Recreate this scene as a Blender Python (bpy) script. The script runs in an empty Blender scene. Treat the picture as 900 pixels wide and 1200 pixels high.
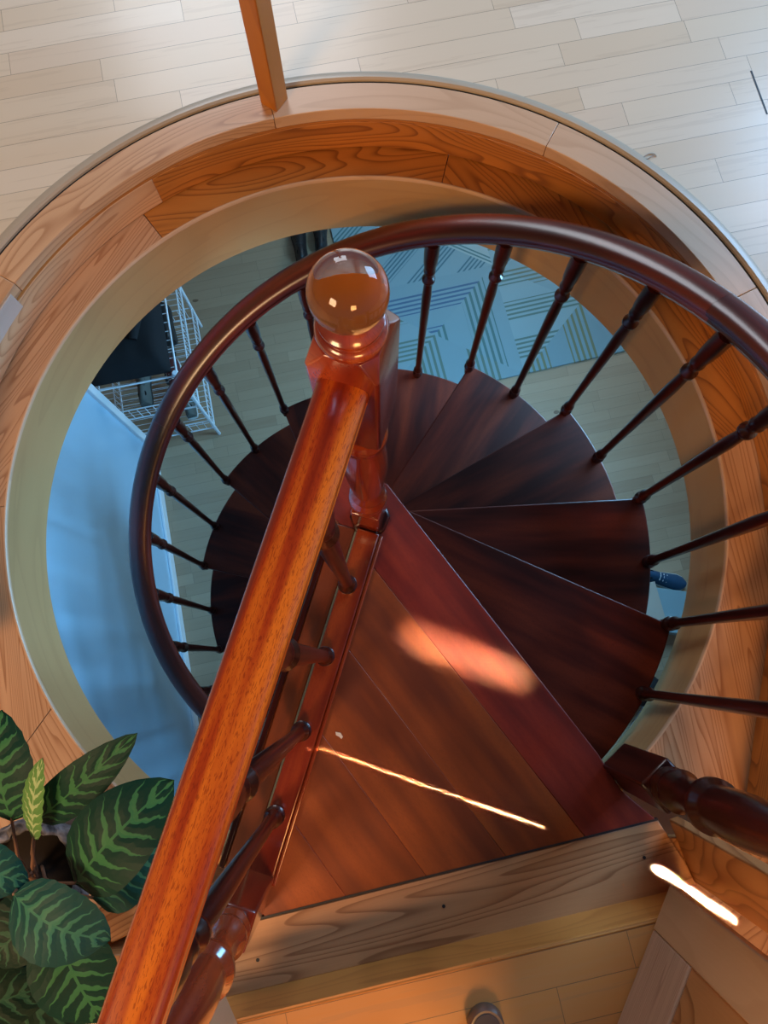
import bpy, bmesh, math, random
from mathutils import Vector, Matrix, noise as mnoise
random.seed(7)
C = bpy.context.scene.collection
PI = math.pi
R = math.radians
F_PX, TILT, CAM_H = 832.0, 0.2047, 1.6        # photo's focal length in pixels, tilt off the vertical, height over the landing

def at(px, py, z):
    """point of the height z that the photograph shows at pixel px, py (900 x 1200 frame)"""
    x = (px-450)/F_PX; y = -(py-600)/F_PX
    Y = y*math.cos(TILT)+math.sin(TILT); Z = y*math.sin(TILT)-math.cos(TILT)
    h = CAM_H-z
    return Vector((x/-Z*h, Y/-Z*h, z))

# ------------------------------------------------------------------ node helpers
class NT:
    def __init__(s, name):
        s.m = bpy.data.materials.new(name); s.m.use_nodes = True
        s.t = s.m.node_tree; s.t.nodes.clear()
        s.out = s.t.nodes.new('ShaderNodeOutputMaterial')
        s.b = s.t.nodes.new('ShaderNodeBsdfPrincipled')
        s.t.links.new(s.b.outputs[0], s.out.inputs[0])
    def lk(s, a, b):
        if isinstance(a, (int, float)): b.default_value = a
        elif isinstance(a, tuple): b.default_value = a if len(a) != 3 or b.type == 'VECTOR' else (*a, 1)
        else: s.t.links.new(a, b)
    def M(s, op, a, b=None, c=None):
        n = s.t.nodes.new('ShaderNodeMath'); n.operation = op
        s.lk(a, n.inputs[0])
        if b is not None: s.lk(b, n.inputs[1])
        if c is not None: s.lk(c, n.inputs[2])
        return n.outputs[0]
    def xyz(s, v):
        n = s.t.nodes.new('ShaderNodeSeparateXYZ'); s.lk(v, n.inputs[0]); return n.outputs
    def vec(s, x, y, z=0.0):
        n = s.t.nodes.new('ShaderNodeCombineXYZ'); s.lk(x, n.inputs[0]); s.lk(y, n.inputs[1]); s.lk(z, n.inputs[2]); return n.outputs[0]
    def uv(s):
        return s.t.nodes.new('ShaderNodeTexCoord').outputs['UV']
    def obj(s):
        return s.t.nodes.new('ShaderNodeTexCoord').outputs['Object']
    def rnd(s):
        return s.t.nodes.new('ShaderNodeObjectInfo').outputs['Random']
    def noise(s, v, scale=1.0, detail=2.0, rough=.5):
        n = s.t.nodes.new('ShaderNodeTexNoise'); s.lk(v, n.inputs['Vector']); n.inputs['Scale'].default_value = scale
        n.inputs['Detail'].default_value = detail; n.inputs['Roughness'].default_value = rough; return n.outputs[0]
    def white(s, v):
        n = s.t.nodes.new('ShaderNodeTexWhiteNoise'); n.noise_dimensions = '3D'; s.lk(v, n.inputs[0]); return n.outputs[0]
    def ramp(s, f, stops):
        n = s.t.nodes.new('ShaderNodeValToRGB'); e = n.color_ramp.elements
        while len(e) < len(stops): e.new(.5)
        for k, (p, c) in enumerate(stops):
            e[k].position = p; e[k].color = (*c, 1) if len(c) == 3 else c
        s.lk(f, n.inputs[0]); return n.outputs[0]
    def mix(s, f, a, b, mode='MIX'):
        n = s.t.nodes.new('ShaderNodeMix'); n.data_type = 'RGBA'; n.blend_type = mode
        s.lk(f, n.inputs[0]); s.lk(a, n.inputs[6]); s.lk(b, n.inputs[7]); return n.outputs[2]
    def bump(s, h, st, dist=.002):
        n = s.t.nodes.new('ShaderNodeBump'); n.inputs['Strength'].default_value = st; n.inputs['Distance'].default_value = dist
        s.lk(h, n.inputs['Height']); s.lk(n.outputs[0], s.b.inputs['Normal'])
    def set(s, **k):
        for a, v in k.items(): s.lk(v, s.b.inputs[a.replace('_', ' ')])
        return s.m

def plain(name, col, rough=.5, **k):
    n = NT(name); return n.set(Base_Color=(*col, 1), Roughness=rough, **k)

def softwood(name, pale, mid, line, freq=13.0, rough=.38, contrast=1.0, coat=.25, vs=9.0, us=1.5):
    """pine / larch boards: contour lines of a stretched noise give the cathedral growth rings"""
    n = NT(name); u, v, _ = n.xyz(n.uv()); r = n.rnd()
    off = n.M('MULTIPLY', r, 61.0)
    base = n.noise(n.vec(n.M('ADD', n.M('MULTIPLY', u, us), off), n.M('MULTIPLY', v, vs), off), 1.0, 1.0)
    g = n.M('MULTIPLY', base, freq)
    fr = n.M('FRACT', g)
    saw = n.M('POWER', fr, 4.2)
    edge = n.M('MULTIPLY', saw, n.M('SUBTRACT', 1.0, n.M('POWER', fr, 24.0)))
    fine = n.noise(n.vec(n.M('MULTIPLY', u, 14.0), n.M('MULTIPLY', v, 420.0), off), 1.0, 2.0)
    broad = n.noise(n.vec(n.M('MULTIPLY', u, 2.0), n.M('MULTIPLY', v, 6.0), off), 1.0, 2.0)
    c = n.mix(broad, (*pale, 1), (*mid, 1))
    c = n.mix(n.M('MINIMUM', n.M('MULTIPLY', edge, contrast*1.35), 1.0), c, (*line, 1))
    c = n.mix(n.M('MULTIPLY', fine, .25), c, (*line, 1))
    n.bump(fine, .12, .001)
    return n.set(Base_Color=c, Roughness=rough, Coat_Weight=coat, Coat_Roughness=.25)

def mahogany(name, dark, mid, bright, stripe=26.0, rough=.3, coat=.8, pore=.3, scuff=0.0, croug=.12, spec=.5):
    n = NT(name); u, v, _ = n.xyz(n.uv()); off = n.M('MULTIPLY', n.rnd(), 43.0)
    s = n.noise(n.vec(n.M('ADD', n.M('MULTIPLY', u, 1.6), off), n.M('MULTIPLY', v, stripe), off), 1.0, 3.0, .55)
    c = n.ramp(s, [(.37, dark), (.5, mid), (.64, bright)])
    f = n.noise(n.vec(n.M('MULTIPLY', u, 130.0), n.M('MULTIPLY', v, 900.0), off), 1.0, 2.0)
    c = n.mix(n.M('MULTIPLY', n.M('GREATER_THAN', f, .58), pore), c, (*dark, 1))
    rr = rough
    if scuff:
        w = n.noise(n.vec(u, v, off), 9.0, 5.0, .7)
        rr = n.M('ADD', rough, n.M('MULTIPLY', w, scuff))
        sp = n.noise(n.vec(u, v, off), 260.0, 1.0)
        n.bump(n.M('ADD', n.M('MULTIPLY', sp, .6), f), .16, .001)
    else:
        n.bump(f, .05, .001)
    return n.set(Base_Color=c, Roughness=rr, Coat_Weight=coat, Coat_Roughness=croug, Specular_IOR_Level=spec)

def planks(name, cols, width, length, rot, gap=(.16, .12, .08), rough=.32, coat=.35, phase=0.0):
    n = NT(name); x, y, _ = n.xyz(n.obj()); a = R(rot)
    u = n.M('ADD', n.M('MULTIPLY', x, math.cos(a)), n.M('MULTIPLY', y, math.sin(a)))
    v = n.M('ADD', n.M('SUBTRACT', n.M('MULTIPLY', y, math.cos(a)), n.M('MULTIPLY', x, math.sin(a))), phase)
    vr = n.M('DIVIDE', v, width); row = n.M('FLOOR', vr); vf = n.M('FRACT', vr)
    sh = n.M('MULTIPLY', n.white(n.vec(row, 3.0, 1.0)), 5.0)
    ur = n.M('ADD', n.M('DIVIDE', u, length), sh); colm = n.M('FLOOR', ur); uf = n.M('FRACT', ur)
    # plank lengths vary: a second cut inside some planks
    cut = n.M('ADD', .25, n.M('MULTIPLY', n.white(n.vec(row, colm, 7.0)), .5))
    second = n.M('GREATER_THAN', uf, cut)
    h = n.white(n.vec(row, n.M('ADD', colm, n.M('MULTIPLY', second, .37)), 2.0))
    c = n.ramp(h, [(k/(len(cols)-1), cc) for k, cc in enumerate(cols)])
    gr = n.noise(n.vec(n.M('ADD', n.M('MULTIPLY', u, 3.0), n.M('MULTIPLY', h, 90.0)), n.M('MULTIPLY', v, 60.0), h), 1.0, 3.0, .6)
    c = n.mix(n.M('MULTIPLY', n.M('GREATER_THAN', gr, .60), .12), c, (.30, .21, .12, 1))
    c = n.mix(n.M('MULTIPLY', gr, .25), c, (.62, .5, .36, 1))
    kn = n.noise(n.vec(n.M('MULTIPLY', u, 2.6), n.M('MULTIPLY', v, 5.0), 4.0), 3.0, 0.0)
    c = n.mix(n.M('MULTIPLY', n.M('GREATER_THAN', kn, .845), .8), c, (.12, .06, .03, 1))
    dv = n.M('MULTIPLY', n.M('MINIMUM', vf, n.M('SUBTRACT', 1.0, vf)), width)
    du = n.M('MULTIPLY', n.M('MINIMUM', uf, n.M('SUBTRACT', 1.0, uf)), length)
    dc = n.M('MULTIPLY', n.M('ABSOLUTE', n.M('SUBTRACT', uf, cut)), length)
    d = n.M('MINIMUM', dv, n.M('MINIMUM', du, dc))
    line = n.M('LESS_THAN', d, .0006)
    c = n.mix(n.M('MULTIPLY', line, .75), c, (*gap, 1))
    n.bump(n.M('SUBTRACT', 1.0, line), .25, .001)
    return n.set(Base_Color=c, Roughness=rough, Coat_Weight=coat, Coat_Roughness=.2)

def rug_mat():
    n = NT('rug_weave'); x, y, _ = n.xyz(n.obj())
    S = .95
    u = n.M('DIVIDE', x, S); v = n.M('DIVIDE', y, S*.8)
    fu = n.M('FRACT', u); fv = n.M('FRACT', v); iu = n.M('FLOOR', u); iv = n.M('FLOOR', v)
    d1 = n.M('GREATER_THAN', fu, fv); d2 = n.M('GREATER_THAN', n.M('ADD', fu, fv), 1.0)
    reg = n.M('ADD', d1, n.M('MULTIPLY', d2, 2.0))
    h = n.white(n.vec(iu, iv, reg)); h2 = n.white(n.vec(iu, iv, n.M('ADD', reg, 9.0)))
    ca = n.M('ADD', n.M('MULTIPLY', d1, fu), n.M('MULTIPLY', n.M('SUBTRACT', 1.0, d1), fv))
    cb = n.M('ADD', fu, n.M('MULTIPLY', fv, n.M('SUBTRACT', n.M('MULTIPLY', d2, 2.0), 1.0)))
    pick = n.M('GREATER_THAN', h, .5)
    co = n.M('ADD', n.M('MULTIPLY', pick, ca), n.M('MULTIPLY', n.M('SUBTRACT', 1.0, pick), cb))
    st = n.M('GREATER_THAN', n.M('FRACT', n.M('MULTIPLY', co, 26.0)), .55)
    band = n.M('GREATER_THAN', n.M('FRACT', n.M('ADD', n.M('MULTIPLY', co, 3.0), h2)), .45)
    st = n.M('MULTIPLY', st, band)
    base = n.ramp(h2, [(.0, (.30, .42, .44)), (.4, (.20, .32, .36)), (.7, (.36, .46, .46)), (1, (.30, .30, .26))])
    ink = n.ramp(h, [(0, (.05, .14, .2)), (.5, (.06, .17, .17)), (.8, (.2, .2, .08)), (1, (.05, .12, .24))])
    c = n.mix(n.M('MULTIPLY', st, .85), base, ink)
    w = n.noise(n.vec(n.M('MULTIPLY', x, 250.0), n.M('MULTIPLY', y, 900.0), 0.0), 1.0, 1.0)
    n.bump(w, .5, .003)
    return n.set(Base_Color=c, Roughness=.95)

def leaf_mat(name, deep, pale, back=0.0):
    n = NT(name); u, v, _ = n.xyz(n.uv())            # u: base to tip 0..1, v: -1..1 across
    av = n.M('ABSOLUTE', n.M('SUBTRACT', v, 2.0))
    off = n.M('MULTIPLY', n.rnd(), 5.0)
    wob = n.M('MULTIPLY', n.noise(n.vec(n.M('MULTIPLY', u, 5.0), n.M('MULTIPLY', v, 3.0), off), 1.0, 2.0), .18)
    t = n.M('ADD', n.M('SUBTRACT', n.M('MULTIPLY', u, 8.0), n.M('MULTIPLY', av, 1.5)), n.M('MULTIPLY', wob, 5.0))
    tri = n.M('MULTIPLY', n.M('ABSOLUTE', n.M('SUBTRACT', n.M('FRACT', t), .5)), 2.0)
    thr = n.M('ADD', .42, n.M('MULTIPLY', av, .60))
    stripe = n.ramp(n.M('SUBTRACT', tri, thr), [(0.0, (0, 0, 0)), (.09, (1, 1, 1))])
    rib = n.M('LESS_THAN', av, .035)
    m = n.M('MAXIMUM', stripe, rib)
    c = n.mix(m, (*deep, 1), (*pale, 1))
    n.bump(tri, .35, .003)
    return n.set(Base_Color=c, Roughness=.55, Specular_IOR_Level=.16)

# ------------------------------------------------------------------ materials
larch = softwood('larch_board', (.55, .27, .10), (.47, .21, .075), (.20, .06, .014), 19, contrast=.85)
larch_orange = softwood('larch_board_orange', (.56, .21, .04), (.46, .155, .026), (.17, .045, .008), 19, contrast=.9)
larch_tan_lit = softwood('larch_tan_lit', (.72, .45, .26), (.64, .37, .19), (.34, .14, .05), 19, contrast=.7)  # larch with the light falling on the left side put into its colour
larch_rose = softwood('larch_rose', (.62, .36, .20), (.54, .28, .13), (.26, .09, .03), 24, contrast=.8, us=.7, vs=14)
larch_warm_lit = softwood('larch_warm_lit', (.70, .33, .08), (.62, .27, .06), (.42, .15, .03), 9, contrast=.5)  # riser wood, warm light of the front floor put into its colour
larch_pale = softwood('larch_board_pale', (.66, .43, .27), (.62, .38, .22), (.46, .26, .14), 8, contrast=.45)
larch_sill = softwood('larch_sill', (.60, .34, .17), (.55, .29, .13), (.20, .075, .03), 19, contrast=.8, vs=11, us=.8)
nosing = softwood('pine_nosing', (.50, .19, .04), (.44, .16, .032), (.34, .11, .02), 5, contrast=.35)
ply = softwood('bent_plywood', (.56, .33, .14), (.50, .28, .11), (.40, .21, .08), 5, contrast=.35, rough=.5, coat=.05)
patch_wood = softwood('grey_patch_wood', (.60, .50, .44), (.55, .45, .38), (.4, .3, .22), 6, contrast=.3)
grooved = softwood('streaky_pine', (.66, .46, .34), (.52, .35, .25), (.30, .17, .11), 20, contrast=.7, vs=26, us=.6)
stile_wood = softwood('plain_pine', (.62, .39, .22), (.57, .34, .18), (.48, .26, .13), 4, contrast=.35)
post_wood = softwood('orange_pine', (.56, .19, .018), (.48, .15, .012), (.33, .085, .006), 5, contrast=.5)
mah = mahogany('mahogany_dark', (.010, .0015, .001), (.030, .004, .0025), (.065, .009, .004), rough=.3, coat=.5, spec=.3)
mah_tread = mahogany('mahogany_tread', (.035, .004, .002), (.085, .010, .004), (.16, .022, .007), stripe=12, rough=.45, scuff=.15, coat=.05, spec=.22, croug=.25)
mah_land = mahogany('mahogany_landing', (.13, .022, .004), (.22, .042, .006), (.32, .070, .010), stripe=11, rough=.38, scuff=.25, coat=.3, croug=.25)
mah_border = mahogany('mahogany_border', (.12, .009, .005), (.20, .017, .009), (.28, .030, .012), stripe=14, rough=.36, scuff=.25, coat=.3, croug=.25)
mah_rail = mahogany('mahogany_rail', (.17, .012, .003), (.36, .045, .006), (.66, .17, .014), stripe=34, rough=.28, coat=.6, pore=.55)
mah_post = mahogany('mahogany_post', (.12, .012, .005), (.20, .024, .008), (.30, .05, .010), stripe=18, rough=.22, coat=1.0)
mah_spiral = mahogany('mahogany_spiral_rail', (.03, .003, .002), (.085, .008, .004), (.17, .018, .006), stripe=20, rough=.3, coat=.45, croug=.22)
maple = planks('maple_planks', [(.66, .53, .37), (.73, .62, .46), (.68, .56, .40), (.77, .67, .52), (.64, .50, .35)], .0655, 1.0, 12.2, phase=.004)
oak = planks('lower_planks', [(.30, .19, .11), (.37, .25, .15), (.33, .22, .13), (.42, .29, .18)], .0655, .9, 12.2, gap=(.07, .05, .03), rough=.4)
maple_warm_lit = planks('maple_planks_warm_lit', [(.76, .34, .08), (.80, .38, .10), (.73, .31, .07), (.82, .42, .13)], .0655, .9, 12.2, phase=.004)  # same maple floor with the warm light put into its colour
rug = rug_mat()
gasket = plain('dark_gasket', (.02, .022, .025), .5)
wallpaint = plain('wall_paint', (.42, .66, .85), .22, Coat_Weight=.3)
ceil_m = plain('ceiling_paint', (.7, .7, .68), .8)
white_wire = plain('white_coated_wire', (.75, .82, .88), .35)
black_cloth = plain('black_fabric', (.004, .005, .007), .9)
white_m = plain('white_paint', (.8, .84, .88), .4)
metal = plain('brushed_metal', (.25, .24, .24), .35, Metallic=.8)
soil = plain('potting_soil', (.02, .012, .008), .95)
stemm = plain('stem_brown', (.20, .10, .06), .5)
leaf_a = leaf_mat('leaf_dark', (.002, .034, .024), (.035, .16, .065))
leaf_b = leaf_mat('leaf_blue', (.010, .065, .058), (.045, .19, .12))
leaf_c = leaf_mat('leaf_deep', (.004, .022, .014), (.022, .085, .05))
leaf_n = leaf_mat('leaf_young', (.10, .25, .07), (.36, .50, .26))
n = NT('clear_glass'); glass = n.set(Base_Color=(1, .97, .95, 1), Roughness=.015, Transmission_Weight=1.0, IOR=1.47)
_o = n.noise(n.obj(), 55.0, 2.0); n.bump(_o, .06, .002)
n = NT('amber_glow_cap'); amber = n.set(Base_Color=(.55, .16, .02, 1), Roughness=.12, Coat_Weight=1.0)  # amber glow of lit wood inside the glass, put into a colour
n = NT('pot_bark')
_b = n.noise(n.vec(n.M('MULTIPLY', n.xyz(n.obj())[0], 30.0), n.M('MULTIPLY', n.xyz(n.obj())[1], 30.0), n.M('MULTIPLY', n.xyz(n.obj())[2], 120.0)), 1.0, 4.0)
bark = n.set(Base_Color=n.ramp(_b, [(.3, (.03, .024, .022)), (.5, (.16, .14, .14)), (.7, (.34, .31, .31))]), Roughness=.9); n.bump(_b, .9, .006)
terra = plain('pot_glaze', (.09, .06, .05), .5)
filler_glint = plain('pale_filler_glint', (.22, .23, .17), .5)  # filler colour, used too for the painted highlight along the rail

# ------------------------------------------------------------------ mesh builder (uv in metres, u along the grain)
class MB:
    def __init__(s): s.f = []
    def face(s, pts, uvs=None):
        if uvs is None:
            p = [Vector(q) for q in pts]; a = (p[1]-p[0]).normalized(); nn = (p[1]-p[0]).cross(p[-1]-p[0])
            b = nn.cross(a).normalized() if nn.length > 1e-12 else Vector((0, 0, 1))
            uvs = [((q-p[0]).dot(a), (q-p[0]).dot(b)) for q in p]
        s.f.append(([tuple(q) for q in pts], uvs))
    def grid(s, P, UV=None, closeu=False, closev=False):
        nu, nv = len(P), len(P[0])
        for i in range(nu-(0 if closeu else 1)):
            for j in range(nv-(0 if closev else 1)):
                i2, j2 = (i+1) % nu, (j+1) % nv
                q = [P[i][j], P[i2][j], P[i2][j2], P[i][j2]]
                if UV: uv = [UV(i, j), UV(i+1, j), UV(i+1, j+1), UV(i, j+1)]
                else: uv = None
                s.face(q, uv)
    def prism(s, poly, z0, z1, grain=0.0):
        c, d = math.cos(grain), math.sin(grain)
        g = lambda p: (p[0]*c+p[1]*d, -p[0]*d+p[1]*c)
        s.face([(p[0], p[1], z1) for p in poly], [g(p) for p in poly])
        s.face([(p[0], p[1], z0) for p in reversed(poly)], [g(p) for p in reversed(poly)])
        acc = 0
        for k in range(len(poly)):
            a, b = poly[k], poly[(k+1) % len(poly)]; L = math.dist(a[:2], b[:2])
            s.face([(a[0], a[1], z0), (b[0], b[1], z0), (b[0], b[1], z1), (a[0], a[1], z1)], [(acc, z0+.3), (acc+L, z0+.3), (acc+L, z1+.3), (acc, z1+.3)]); acc += L
    def box(s, cx, cy, cz, sx, sy, sz, rot=0.0, grain='x'):
        c, d = math.cos(rot), math.sin(rot)
        T = lambda x, y, z: (cx+x*c-y*d, cy+x*d+y*c, cz+z)
        hx, hy, hz = sx/2, sy/2, sz/2
        g = {'x': 0, 'y': 1, 'z': 2}[grain]
        for ax in range(3):
            for sg in (-1, 1):
                o = [i for i in range(3) if i != ax]; q = []
                H = (hx, hy, hz)
                for a, b in ((-1, -1), (1, -1), (1, 1), (-1, 1)):
                    v = [0, 0, 0]; v[ax] = sg*H[ax]; v[o[0]] = a*H[o[0]]; v[o[1]] = b*H[o[1]]; q.append(v)
                if (sg < 0) != (ax == 1): q.reverse()
                if g == ax: uvs = [(v[o[0]]*.2, v[o[1]]) for v in q]
                else:
                    oth = [i for i in o if i != g][0]; uvs = [(v[g], v[oth]+ax*.37) for v in q]
                s.face([T(*v) for v in q], uvs)
    def lathe(s, prof, cx=0, cy=0, seg=20, cap=True):
        P = [[(cx+r*math.cos(2*PI*j/seg), cy+r*math.sin(2*PI*j/seg), z) for j in range(seg)] for r, z in prof]
        s.grid([[P[i][j] for i in range(len(prof))] for j in range(seg)], UV=lambda i, j: (prof[min(j, len(prof)-1)][1], i*.2/seg), closeu=True)
        if cap:
            s.face(list(reversed(P[0]))); s.face(P[-1])
    def tube(s, pts, rad, seg=8, cap=True):
        pts = [Vector(p) for p in pts]; n = len(pts); rr = rad if isinstance(rad, (list, tuple)) else [rad]*n
        rings = []; up = Vector((0, 0, 1)); acc = [0]
        for k in range(n):
            d = (pts[min(k+1, n-1)]-pts[max(k-1, 0)]).normalized()
            if abs(d.dot(up)) > .95: up = Vector((1, 0, 0))
            a = d.cross(up).normalized(); b = a.cross(d).normalized(); up = b
            rings.append([tuple(pts[k]+a*math.cos(2*PI*j/seg)*rr[k]+b*math.sin(2*PI*j/seg)*rr[k]) for j in range(seg)])
            if k: acc.append(acc[-1]+(pts[k]-pts[k-1]).length)
        s.grid(rings, UV=lambda i, j: (acc[min(i, n-1)], j*2*PI*rr[0]/seg), closev=True)
        if cap: s.face(rings[0]); s.face(list(reversed(rings[-1])))
    def sweep(s, frames, sec, cap=True):
        """frames: (origin, lateral, up)"""
        rings = [[tuple(o+l*x+u*y) for x, y in sec] for o, l, u in frames]
        acc = [0]; sv = [0]
        for k in range(1, len(frames)): acc.append(acc[-1]+(frames[k][0]-frames[k-1][0]).length)
        for k in range(len(sec)): sv.append(sv[-1]+math.dist(sec[k], sec[(k+1) % len(sec)]))
        s.grid(rings, UV=lambda i, j: (acc[min(i, len(acc)-1)], sv[j]), closev=True)
        if cap: s.face(list(reversed(rings[0]))); s.face(rings[-1])
    def build(s, name, mat, parent=None, bevel=0.0, smooth=40, kind=None, label=None, loc=None):
        bm = bmesh.new(); ul = bm.loops.layers.uv.new('UVMap'); cache = {}
        o0 = Vector(loc) if loc is not None else Vector((0, 0, 0))
        for pts, uvs in s.f:
            vs = []
            for p in pts:
                key = (round(p[0], 5), round(p[1], 5), round(p[2], 5))
                if key not in cache: cache[key] = bm.verts.new(Vector(p)-o0)
                vs.append(cache[key])
            q = []; qu = []
            for vv, uu in zip(vs, uvs):
                if vv not in q: q.append(vv); qu.append(uu)
            if len(q) < 3: continue
            try: fc = bm.faces.new(q)
            except ValueError: continue
            for lp, uu in zip(fc.loops, qu): lp[ul].uv = uu
        bmesh.ops.recalc_face_normals(bm, faces=bm.faces)
        me = bpy.data.meshes.new(name); bm.to_mesh(me); bm.free()
        me.materials.append(mat)
        me.shade_smooth(); me.set_sharp_from_angle(angle=R(smooth))
        o = bpy.data.objects.new(name, me); C.objects.link(o)
        if parent is not None: o.parent = parent
        if loc is not None: o.location = loc
        if bevel:
            b = o.modifiers.new('edge', 'BEVEL'); b.width = bevel; b.segments = 2; b.limit_method = 'ANGLE'; b.angle_limit = R(35)
        if kind: o['kind'] = kind
        if label: o['label'] = label
        return o

def thing(name, label, cat, loc=(0, 0, 0), rotz=0, group=None):
    o = bpy.data.objects.new(name, None); C.objects.link(o); o.location = loc; o.rotation_euler = (0, 0, rotz)
    o['label'] = label; o['category'] = cat; o.empty_display_size = .05
    if group: o['group'] = group
    return o
def tag(o, label, cat, group=None):
    o['label'] = label; o['category'] = cat
    if group: o['group'] = group
    return o
_n = {'trim': 0}
def trim():
    _n['trim'] += 1; return 'trim_%d' % _n['trim']

# ------------------------------------------------------------------ geometry constants (metres, landing top at z = 0)
RC = Vector((-.041, .378))          # centre of the round opening
AX = Vector((-.032, .319))          # axis of the stair
ZF = .11                            # upper floor
ZL = -2.535                         # lower floor
RISE, DJ, TH0 = .195, .238, -.7808
R_TREAD, R_BAL = .787, .775
def rp(r, th, c=RC): return (c[0]+r*math.cos(th), c[1]+r*math.sin(th))

# ---------------- upper floor
m = MB(); N = 96; t0, t1 = R(-24), R(204)
far = 5.0
for k in range(N):
    a, b = t0+(t1-t0)*k/N, t0+(t1-t0)*(k+1)/N
    m.face([(*rp(1.035, a), ZF), (*rp(far, a), ZF), (*rp(far, b), ZF), (*rp(1.035, b), ZF)])
# lower side pieces and the strip behind the sill
e0, e1 = rp(1.035, t0), rp(1.035, t1)
f0, f1 = rp(far, t0), rp(far, t1)
def sy(x): return -.6015+(x+.016)*math.tan(R(12.2))      # line of the floor edge behind the sill
poly = [(.50, sy(.50)), (.95, sy(.5)), e0, f0, (4.6, -3), (-4.6, -3), f1, e1, (-1.0, sy(-.36)), (-.36, sy(-.36))]
mf = MB(); mf.face([(p[0], p[1], ZF) for p in [(-.55, sy(-.55)), (.62, sy(.62)), (.62, -3), (-.55, -3)]]); mf.build('floor_front', maple_warm_lit, kind='structure')
m.face([(p[0], p[1], ZF) for p in [(.98, sy(.5)), e0, f0, (4.6, -3), (.98, -3)]])
m.face([(p[0], p[1], ZF) for p in [(-1.02, sy(-.36)), (-1.02, -3), (-4.6, -3), f1, e1]])
m.build('floor', maple, kind='structure')
# riser edge between sill and floor
m = MB(); m.prism([(-.45, sy(-.45)), (-.45, sy(-.45)-.012), (.62, sy(.62)-.012), (.62, sy(.62))], -.02, ZF+.001, R(12.2))
m.build(trim(), larch_warm_lit, kind='structure', bevel=.006)

def ring_seg(r0, r1, z0, z1, a0, a1, mat, grain=None, z0b=None, bevel=.0015, curved=True, cen=RC, **k):
    """annular board between angles a0 and a1; flat section r0..r1, z0..z1"""
    m = MB(); n_ = max(4, int(abs(a1-a0)/R(2)))
    sec = [(r0, z0), (r1, z0), (r1, z1), (r0, z1)]
    P = []
    for i in range(n_+1):
        th = a0+(a1-a0)*i/n_; P.append([(*rp(r, th, cen), z) for r, z in sec])
    mid = (a0+a1)/2; gx, gy = (-math.sin(mid), math.cos(mid)) if grain is None else (math.cos(grain), math.sin(grain))
    for i in range(n_):
        for j in range(4):
            q = [P[i][j], P[i+1][j], P[i+1][(j+1) % 4], P[i][(j+1) % 4]]
            if curved:
                rm = (r0+r1)/2; s0, s1 = rm*(a0+(a1-a0)*i/n_), rm*(a0+(a1-a0)*(i+1)/n_)
                vv = [sec[j][0]+sec[j][1], sec[(j+1) % 4][0]+sec[(j+1) % 4][1]]
                uv = [(s0, vv[0]), (s1, vv[0]), (s1, vv[1]), (s0, vv[1])]
            else:
                uv = [(p[0]*gx+p[1]*gy, -p[0]*gy+p[1]*gx+p[2]) for p in q]
            m.face(q, uv)
    m.face(P[0]); m.face(list(reversed(P[-1])))
    return m.build(trim(), mat, kind='structure', bevel=bevel, **k)

# top cap of the curb (pale segments), dark joint, outer moulding
for a0, a1, mt in ((-24, 27, larch_pale), (27, 62.5, larch_pale), (62.5, 104, larch_pale), (104, 150, larch_tan_lit), (150, 204, larch_tan_lit)):
    ring_seg(.929, 1.003, ZF-.03, ZF+.004, R(a0)+.0006, R(a1)-.0006, mt)
ring_seg(1.003, 1.012, ZF-.03, ZF-.003, R(-24), R(204), gasket, bevel=0)
m = MB(); P = []
for i in range(121):
    th = R(-24)+R(228)*i/120; P.append([(*rp(r, th), z) for r, z in ((1.011, ZF-.02), (1.012, ZF+.003), (1.017, ZF+.007), (1.028, ZF+.006), (1.038, ZF+.0005), (1.038, ZF-.02))])
m.grid(P, UV=lambda i, j: (i*.033, j*.01), closev=True)
mold = softwood('moulding_maple', (.50, .41, .30), (.46, .38, .28), (.4, .3, .2), 5, contrast=.3)
m.build(trim(), mold, kind='structure')

# vertical face under the cap: plain nosing then the long-grained fascia; path widens past the half circle
def path_pts(r, z):
    arc = [rp(r, R(4)+R(172)*i/90) for i in range(91)]
    dr = r-.925
    right = [(.883+dr, .24), (.857+dr, .043), (.811+dr, -.136), (.769+dr, -.309)]
    left = [(-.967-dr, .2), (-.968-dr, -.2), (-.965-dr, -.62)]
    return [(x, y, z) for x, y in reversed(right)]+[(x, y, z) for x, y in arc]+[(x, y, z) for x, y in left]
def fascia(rtop, rbot, ztop, zbot, mat, back=.03, i0=0, i1=None):
    cols = [path_pts(rtop, ztop)[i0:i1], path_pts(rbot, zbot)[i0:i1], path_pts(rbot+back, zbot)[i0:i1], path_pts(rtop+back, ztop)[i0:i1]]
    m = MB(); P = [[cols[j][i] for j in range(4)] for i in range(len(cols[0]))]
    acc = [0]
    for i in range(1, len(P)): acc.append(acc[-1]+math.dist(P[i][0], P[i-1][0]))
    zz = [ztop, zbot, zbot-back, ztop-back]
    m.grid(P, UV=lambda i, j: (acc[min(i, len(acc)-1)], [ztop, zbot, zbot-.03, zbot-.2, zbot-.23][j]), closev=True)
    m.face(P[0]); m.face(list(reversed(P[-1])))
    return m.build(trim(), mat, kind='structure', bevel=.0015)
fascia(.929, .9285, ZF-.031, .073, nosing)
fascia(.9275, .925, .0725, -.012, larch_orange, i1=68)
fascia(.9275, .925, .0725, -.012, larch_tan_lit, i0=67)  # left part of the fascia, painted paler where the light falls
ring_seg(.929, .9295, .073, ZF-.03, R(4), R(176), nosing, bevel=0)

ring_seg(.9262, .930, .05, ZF-.002, R(151.5), R(170), patch_wood)
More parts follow.
